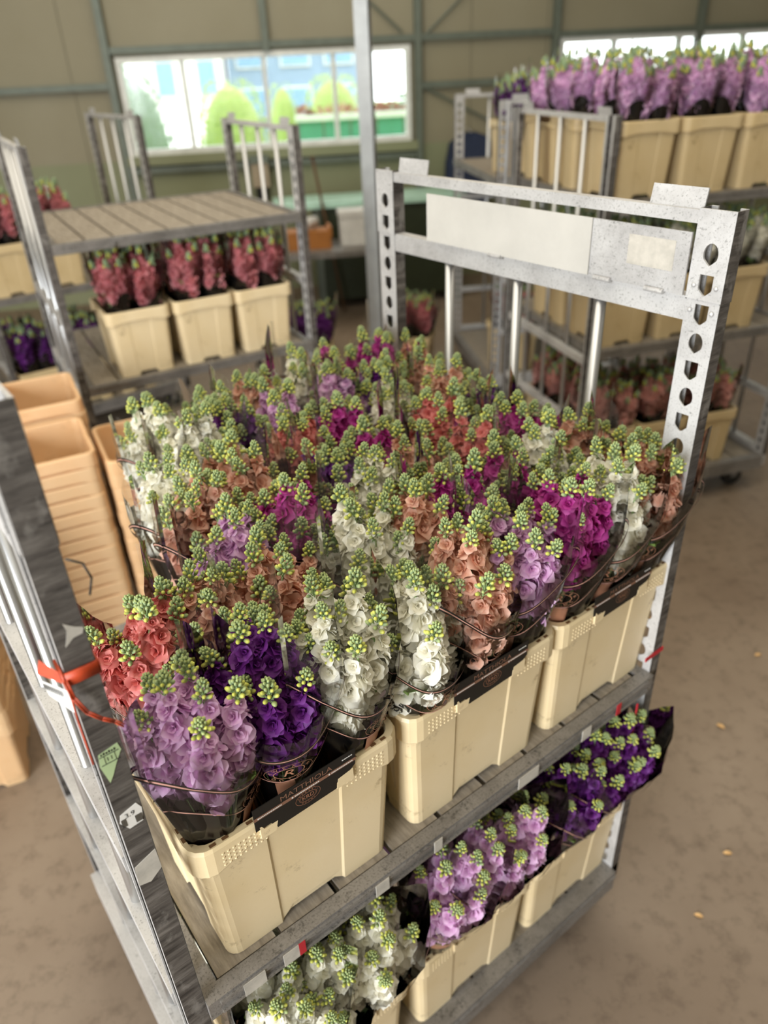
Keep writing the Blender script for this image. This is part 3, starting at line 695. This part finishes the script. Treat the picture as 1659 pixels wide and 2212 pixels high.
# ---- bins and bouquets of the main trolley
ZB0 = ZM+.001
BX = (.2305, .6255, 1.0)
BD = ('beside the dark post', 'in the middle', 'beside the perforated end post')
FRONT = (('lilac', 'purple', 'white'), ('white', 'peach', 'lilac'), ('magenta', 'white', 'peach')); FYAW = ((-52, -108, -72), (-88, -72, -145), (-138, -132, -140))
BACK = (('coral', 'peach', 'peach'), ('white', 'peach', 'magenta'), ('magenta', 'white', 'peach'))
for i, x in enumerate(BX):
    yb = .158
    fb = flower_bin((x, yb, ZB0), 0, 'cream bin with black plant card, %s on the trolley shelf' % BD[i], 'cream bins with plant cards')
    # plant card
    b = MB(); k = -1
    b.prism([(-.092, .352), (.092, .352), (.09, .318), (.066, .300), (.052, .300), (.052, .288), (-.056, .286), (-.066, .304), (-.092, .304)], -.1572, -.1560)
    cdm = obj('plant_card', b.mesh('plant_card', ['card']), None, (x, yb, ZB0)); tag(cdm, 'black MATTHIOLA plant card clipped on the cream bin %s' % BD[i], 'card', 'black plant cards')
    b = MB(); put_text(b, 'MATTHIOLA', .0145, lambda X, Y: (X, -.1576, .3405+Y), 0, 1.15); obj('lettering', b.mesh('lettering', ['copper_dark']), cdm)
    quick('stripe', 'copper_dark', lambda b: b.box(-.092, .0915, -.1577, -.1572, .3265, .3325), cdm)
    def tiny(b):
        r = random.Random(4)
        for x0, x1 in ((-.083, -.045), (-.022, .022), (.045, .085)):
            X = x0
            while X < x1: w2 = r.uniform(.0012, .003); b.box(X, X+w2, -.158, -.1577, .3285, .3305); X += w2+.0009
        for X in (-.085, -.026, .041): b.tube((X, -.158, .3295), (X, -.1577, .3295), .0016, 8)
        for X in (.066, .07, .074, .078, .082): b.box(X, X+.003, -.158, -.1577, .3415, .3435)
    quick('small_print', 'paper', tiny, cdm)
    b = MB()
    for a_, bb, w2 in ((.022, .0135, .0006), (.0155, .0088, .0005), (.014, .0076, .0003)):
        b.loops([[((a_+e)*math.cos(2*PI*k/36), -.1577, .3125+(bb+e)*math.sin(2*PI*k/36)) for k in range(36)] for e in (0, w2)])
    put_text(b, 'KRD', .011, lambda X, Y: (X, -.1578, .3125+Y)); 
    for i2, ch in enumerate('KWEKERIJ'):
        an = math.radians(155-130*i2/7); put_text(b, ch, .004, lambda X, Y: (.0188*math.cos(an)+X, -.1578, .3125+.0112*math.sin(an)+Y))
    for i2, ch in enumerate('DUINLUST'[:5]):
        an = math.radians(235+70*i2/4); put_text(b, ch, .004, lambda X, Y: (.0188*math.cos(an)+X, -.1578, .3125+.0112*math.sin(an)+Y))
    obj('crest', b.mesh('crest', ['copper']), cdm)
    for j in range(3):
        cn = FRONT[i][j]; bx_ = x+(-.123, 0, .118)[j]
        bouquet((bx_, .086+bq.uniform(-.003, .003), ZB0+.016-(.04 if (i, j) == (1, 0) else 0)), cn, '%s stock bouquet, outer row of the card bin %s' % (CNAME[cn], BD[i]), 'bouquets in the card bins', math.radians(FYAW[i][j]), (.03, 0), 2, 12)
        cn = BACK[i][j]
        bouquet((bx_+(.02 if j == 0 else bq.uniform(-.006, .006)), .222, ZB0+.016+bq.uniform(-.005, .02)), cn, '%s stock bouquet, inner row of the card bin %s' % (CNAME[cn], BD[i]), 'bouquets in the card bins', bq.uniform(-2.6, -.6), (-.02, 0), 2 if i < 2 else 1, 12)
RA = (((('lilac', 'magenta'), ('peach', 'peach'), ('white', 'peach'))), (('white', 'peach'), ('purple', 'magenta'), ('coral', 'magenta')), (('coral', 'magenta'), ('coral', 'purple'), ('white', 'peach')))
AD = ('at the open left gap', 'in the centre of the trolley', 'against the far end frame')
for i in range(3):
    x = .392+i*.3055; y = .51
    flower_bin((x, y, ZB0), PI/2, 'cream bin behind the card bins, %s' % AD[i], 'cream bins behind the card bins')
    for k in range(3):
        for j in range(2):
            cn = RA[i][k][j]; bouquet((x+(-.068, .068)[j]+bq.uniform(-.008, .008), y+(-.125, 0, .125)[k], ZB0+.016+bq.uniform(-.01, .025)), cn, '%s stock bouquet in the second bin row, %s' % (CNAME[cn], AD[i]), 'bouquets in the second bin row', bq.uniform(-3.1, 3.1), (bq.uniform(-.05, .05), (.03 if (i == 0 and j == 0) else bq.uniform(-.04, .04))), 1, 11)
RBK = ((('white', 'purple', 'lilac'), ('white', 'white', 'peach')), (('lilac', 'purple', 'peach'), ('white', 'magenta', 'magenta')))
for i in range(2):
    x = .574+i*.389; y = .862
    flower_bin((x, y, ZB0), 0, 'cream bin of the rearmost row %s' % ('next to the gap', 'next to the far end frame')[i], 'cream bins of the rearmost row')
    for k in range(2):
        for j in range(3):
            cn = RBK[i][k][j]; bouquet((x+(-.12, 0, .12)[j], y+(-.066, .066)[k], ZB0+.016+bq.uniform(-.005, .025)), cn, '%s stock bouquet in the rearmost bins %s' % (CNAME[cn], ('next to the gap', 'next to the far end frame')[i]), 'bouquets in the rearmost bins', bq.uniform(-3.1, 3.1), (bq.uniform(-.05, .05), bq.uniform(-.05, .05)), 1, 11)
# lower tier
LC = ('white', 'lilac', 'purple')
for i, x in enumerate(BX):
    flower_bin((x, .155, .2215), 0, 'cream bin of %s bouquets on the trolley base' % CNAME[LC[i]], 'cream bins on the trolley base')
    for k in range(2):
        for j in range(3):
            bouquet((x+(-.115, 0, .115)[j], (.10, .215)[k], .298+bq.uniform(-.01, .01)), LC[i], '%s stock bouquet on the trolley base, %s row, %s of its bin' % (CNAME[LC[i]], ('outer', 'inner')[k], ('dark post side', 'middle', 'far side')[j]), 'bouquets on the trolley base', bq.uniform(-2.3, -.8), ((.2, .03)[k], (j-1)*-.04), 1, 10, 1.02)

# ------------------------------------------------------------------ background trolley loads
def place(T, x, y, z):
    (ox, oy, oz), rz = T; return (ox+x*math.cos(rz)-y*math.sin(rz), oy+x*math.sin(rz)+y*math.cos(rz), oz+z)
def load(T, x, y, z, rz, colour, nx, ny, binlabel, bl, grp, rot=False, mat='bin_tan', only=None, sc=1.0, where=''):
    p = place(T, x, y, z); flower_bin(p, T[1]+rz, binlabel+where, grp+' bins', mat, False)
    hx, hy = (.108, .058) if not rot else (.058, .108)
    for j in range(nx):
        for k in range(ny):
            if only is not None and k >= only: continue
            bx_ = x+(0 if nx == 1 else -hx+2*hx*j/(nx-1)); by = y+(0 if ny == 1 else -hy+2*hy*k/(ny-1))
            bouquet(place(T, bx_, by, z+.018+bq.uniform(-.01, .02)), colour, bl+where+(', outer' if k == 0 else ', inner' if k == ny-1 else ', mid')+' row', grp, bq.uniform(-3, 3), (bq.uniform(-.03, .03)+.02, bq.uniform(-.03, .03)), 0, 9, sc)
for x, wh in ((.30, ', bin farthest from the pillar'), (.62, ', middle bin'), (.93, ', bin nearest the pillar')): load(TB, x, .2, 1.001, PI/2, 'rose', 2, 3, 'tan bin of rose bouquets under the plank shelf', 'rose stock bouquet under the plank shelf', 'rose bouquets under the plank shelf', True, 'bin', None, .93, wh)
TT = ((1.681, 'lilac', 'on the loaded trolley top'), (1.001, 'white', 'on the shelf below the lilac bouquets'), (.2215, 'salmon', 'on the base below the lilac bouquets'))
for z, cn, ds in TT:
    for i, x in enumerate((.165, .485, .805)):
        load(TC, x, .21, z, PI/2, cn, 2, 3, 'tan bin %s' % ds, '%s stock bouquet %s' % (CNAME[cn], ds), '%s bouquets on the loaded trolley' % cn, True, where=(', corner bin', ', second bin along', ', third bin along')[i], sc=.88)
    for x, y in ((.165, .61), (.165, .92-.1)) if z > 1.5 else ((.165, .61),): load(TC, x, y, z, PI/2, cn, 2, 2, 'tan bin %s' % ds, '%s stock bouquet %s' % (CNAME[cn], ds), '%s bouquets on the loaded trolley' % cn, True, where=', behind corner bin', sc=.88)
for y in (.80, .47, .16): load(TD, .21, y, 1.581, 0, 'purple', 3, 2, 'tan bin of purple bouquets behind the lilac-topped trolley', 'deep purple stock bouquet on the rear trolley', 'purple bouquets on the rear trolley', sc=.88)
load(TD, .21, .78, .2215, 0, 'salmon', 2, 2, 'tan bin on the base of the rear trolley', 'salmon stock bouquet on the base of the rear trolley', 'salmon bouquets on the rear trolley')
for z, cn, ds in ((1.051, 'rose', 'on the shelf behind the plank trolley'), (.2215, 'purple', 'on the base behind the plank trolley')):
    for x, wh in (((.165, ', far end bin'), (.485, ', middle bin')) if z > 1 else ((.165, ', far end bin'), (.485, ', middle bin'), (.82, ', window end bin'))): load(TE, x, .21, z, PI/2, cn, 2, 2, 'tan bin %s' % ds, '%s stock bouquet %s' % (CNAME[cn], ds), '%s bouquets behind the plank trolley' % cn, True, where=wh)

# ------------------------------------------------------------------ stacks of empty bins on the floor
ORD = 'first second third fourth fifth sixth seventh eighth ninth tenth eleventh twelfth thirteenth fourteenth fifteenth'.split()
def stack(x, y, rz, n, label, pitch=.058):
    for k in range(n):
        o = obj('empty_bin', BINS['bin_empty'], None, (x+.002*math.sin(k*2.1), y+.002*math.cos(k*1.7), .001+k*pitch), (0, 0, rz+.006*math.sin(k*3))); tag(o, '%s empty bin from the top of the nested stack %s' % (ORD[n-1-k], label), 'bin', 'nested stacks of empty bins')
stack(.40, 2.16, math.radians(80), 14, 'nearest the main trolley')
stack(.50, 2.56, math.radians(80), 15, 'beside the plank trolley post')
stack(.725, 2.10, math.radians(80), 13, 'next to the white bouquet')
stack(-.17, 1.86, math.radians(75), 12, 'outside the trolley end')

# ------------------------------------------------------------------ pillar and the clutter along the back wall
b = MB(); b.box(-.04, .04, -.04, -.03, 0, ZC); b.box(-.04, .04, .03, .04, 0, ZC); b.box(-.006, .006, -.03, .03, 0, ZC); b.box(-.08, .08, -.08, .08, 0, .015)
pl = obj('pillar', b.mesh('pillar', ['pillar']), None, (2.79, 3.25, 0), (0, 0, math.radians(-50))); pl['kind'] = 'structure'
t_ = empty('work_bench', hall(1.0, -.75, 0), WA, 'dark green work bench with mint top below the window', 'bench')
quick('bench_top', 'mint', lambda b: b.box(-1.0, .95, -.3, .3, 1.02, 1.07), t_)
quick('cabinet', 'darkgreen', lambda b: b.box(-.55, .9, -.26, .28, .1, 1.018), t_)
for x in (-.95, -.6, .85):
    for y in (-.26, .22): quick('leg', 'column', lambda b: b.box(x, x+.05, y, y+.05, 0, 1.018), t_)
o = quick('cream_carton', 'paper', lambda b: (b.box(-.12, .12, -.1, .1, 0, .28), b.box(-.13, .13, -.11, .11, .26, .31)), None, loc=hall(.72, -1.45, .75), rot=(0, 0, WA)); tag(o, 'tall cream carton standing on the low table by the bench', 'carton')
t_ = empty('low_table', hall(.45, -1.5, 0), WA, 'low grey table in front of the work bench', 'table')
quick('table_top', 'galv_dull', lambda b: b.box(-.6, .6, -.3, .3, .70, .75), t_)
for x in (-.58, .54):
    for y in (-.28, .24): quick('leg', 'galv_dull', lambda b: b.box(x, x+.04, y, y+.04, 0, .70), t_)
o = quick('amber_box', 'amber', lambda b: (b.box(-.22, .22, -.12, .12, 0, .16), b.box(-.23, -.2, -.13, .13, .1, .19), b.box(.2, .23, -.13, .13, .1, .19)), None, loc=hall(.28, -1.5, .75), rot=(0, 0, WA)); tag(o, 'amber brown open box on the low grey table', 'box')
o = quick('paper_roll', 'paper', lambda b: (b.tube((-.09, 0, .045), (.09, 0, .045), .045, 16), b.tube((-.11, 0, .045), (.11, 0, .045), .012, 10)), None, True, loc=hall(.30, -1.5, .935), rot=(0, 0, WA+.5)); tag(o, 'white paper roll lying on the amber box', 'paper roll')
o = quick('wooden_pole', 'brownstick', lambda b: (b.tube((0, 0, .02), (-.2, .11, 1.46), .014, 10), b.tube((-.2, .11, 1.46), (-.205, .113, 1.5), .018, 10)), None, True, loc=hall(.62, -1.175, 0), rot=(0, 0, WA)); tag(o, 'dark brown wooden pole leaning against the work bench', 'pole')
t_ = empty('wall_box', hall(-.1, -.1, 1.02), WA, 'beige and black wall machine below the window', 'machine')
quick('housing', 'beige', lambda b: (b.box(-.09, .09, -.08, .09, .12, .36),), t_); quick('hood', 'column', lambda b: b.box(-.1, .1, -.1, .09, .36, .43), t_); quick('motor', 'blackbox', lambda b: b.tube((0, 0, -.02), (0, 0, .12), .065, 14), t_)
b = MB()
prof = [(-.05, .02, 0), (-.16, .03, -.04), (-.24, .04, -.10), (-.28, .05, -.30), (-.29, .045, -.62), (-.19, .06, -.64), (-.18, .09, -.25), (-.17, .1, -.75), (0, .11, -.78)]
Ls = []
for sgn in (1,):
    front = [(x, -d-.04, z) for x, d, z in prof]+[(-x, -d-.04, z) for x, d, z in reversed(prof[:-1])]; back = [(x, .02, z) for x, d, z in prof]+[(-x, .03, z) for x, d, z in reversed(prof[:-1])]
    k = len(b.v); n = len(front); b.v += front+back; b.face(range(k, k+n)); b.face(range(k+2*n-1, k+n-1, -1))
    for i in range(n): j = (i+1) % n; b.face((k+i, k+n+i, k+n+j, k+j))
t_ = empty('jacket', hall(2.2, -.2, 1.56), WA, 'dark blue work jacket hanging on the wall behind the rear trolley', 'jacket'); obj('cloth', b.mesh('cloth', ['navy']), t_); quick('hook', 'galv', lambda b: b.tube((0, .17, .03), (0, -.03, .0), .008, 8), t_)
# bins standing on the floor between pillar and plank trolley
def floor_bin(x, y, rz, cn, label, bl, mat='bin_tan'):
    T = ((x, y, 0), rz); flower_bin((x, y, .001), rz, label, None, mat, False)
    for j in range(3):
        for k in range(2):
            if cn: bouquet(place(T, -.12+.12*j, -.066+.132*k, .018), cn, bl, None if False else cn+' bouquets on the floor', bq.uniform(-3, 3), (bq.uniform(-.05, .05), bq.uniform(-.05, .05)), 0, 9)
floor_bin(2.98, 4.45, math.radians(-35), 'purple', 'tan bin of purple bouquets on the floor behind the plank trolley', 'deep purple stock bouquet in the floor bin behind the plank trolley')
floor_bin(3.72, 4.05, math.radians(-50), 'rose', 'tan bin of rose bouquets on the floor behind the pillar', 'dusty rose stock bouquet in the floor bin behind the pillar')
o = quick('spray_bottle', ['cyan', 'paper'], lambda b: (b.tube((0, 0, 0), (0, 0, .12), .03, 14), b.tube((0, 0, .12), (0, 0, .15), .03, 14, 0, .012), b.tube((0, 0, .15), (0, 0, .18), .014, 10, 1)), None, True, loc=place(TB, 1.08, .55, 1.001)); tag(o, 'small teal bottle on the plank shelf beside the post', 'bottle')
# fallen petals on the floor
b = MB()
for i in range(5):
    q = i/4; wq = .011*math.sin(PI*(q*.85+.08))
    for j in (-1, 0, 1): b.v.append((j*wq, .036*q, .0025+.004*math.sin(q*3)+(.002 if j else 0)))
for i in range(4):
    for j in range(2): o_ = i*3+j; b.face((o_, o_+1, o_+4, o_+3))
PTL = b.mesh('fallen_leaf', ['pine']); rp = random.Random(31)
for x, y in ((.02, 1.02), (.21, 1.1), (-.02, .55), (1.5, .28), (1.85, .62), (1.62, -.12), (2.1, .2), (2.45, .75), (1.38, -.2), (2.2, -.1), (2.6, .3)):
    tag(obj('fallen_leaf', PTL, None, (x, y, 0), (0, 0, rp.uniform(0, 6)), rp.uniform(.7, 1.1)), 'small dry yellow leaf lying on the concrete floor', 'leaf', 'dry leaves on the floor')
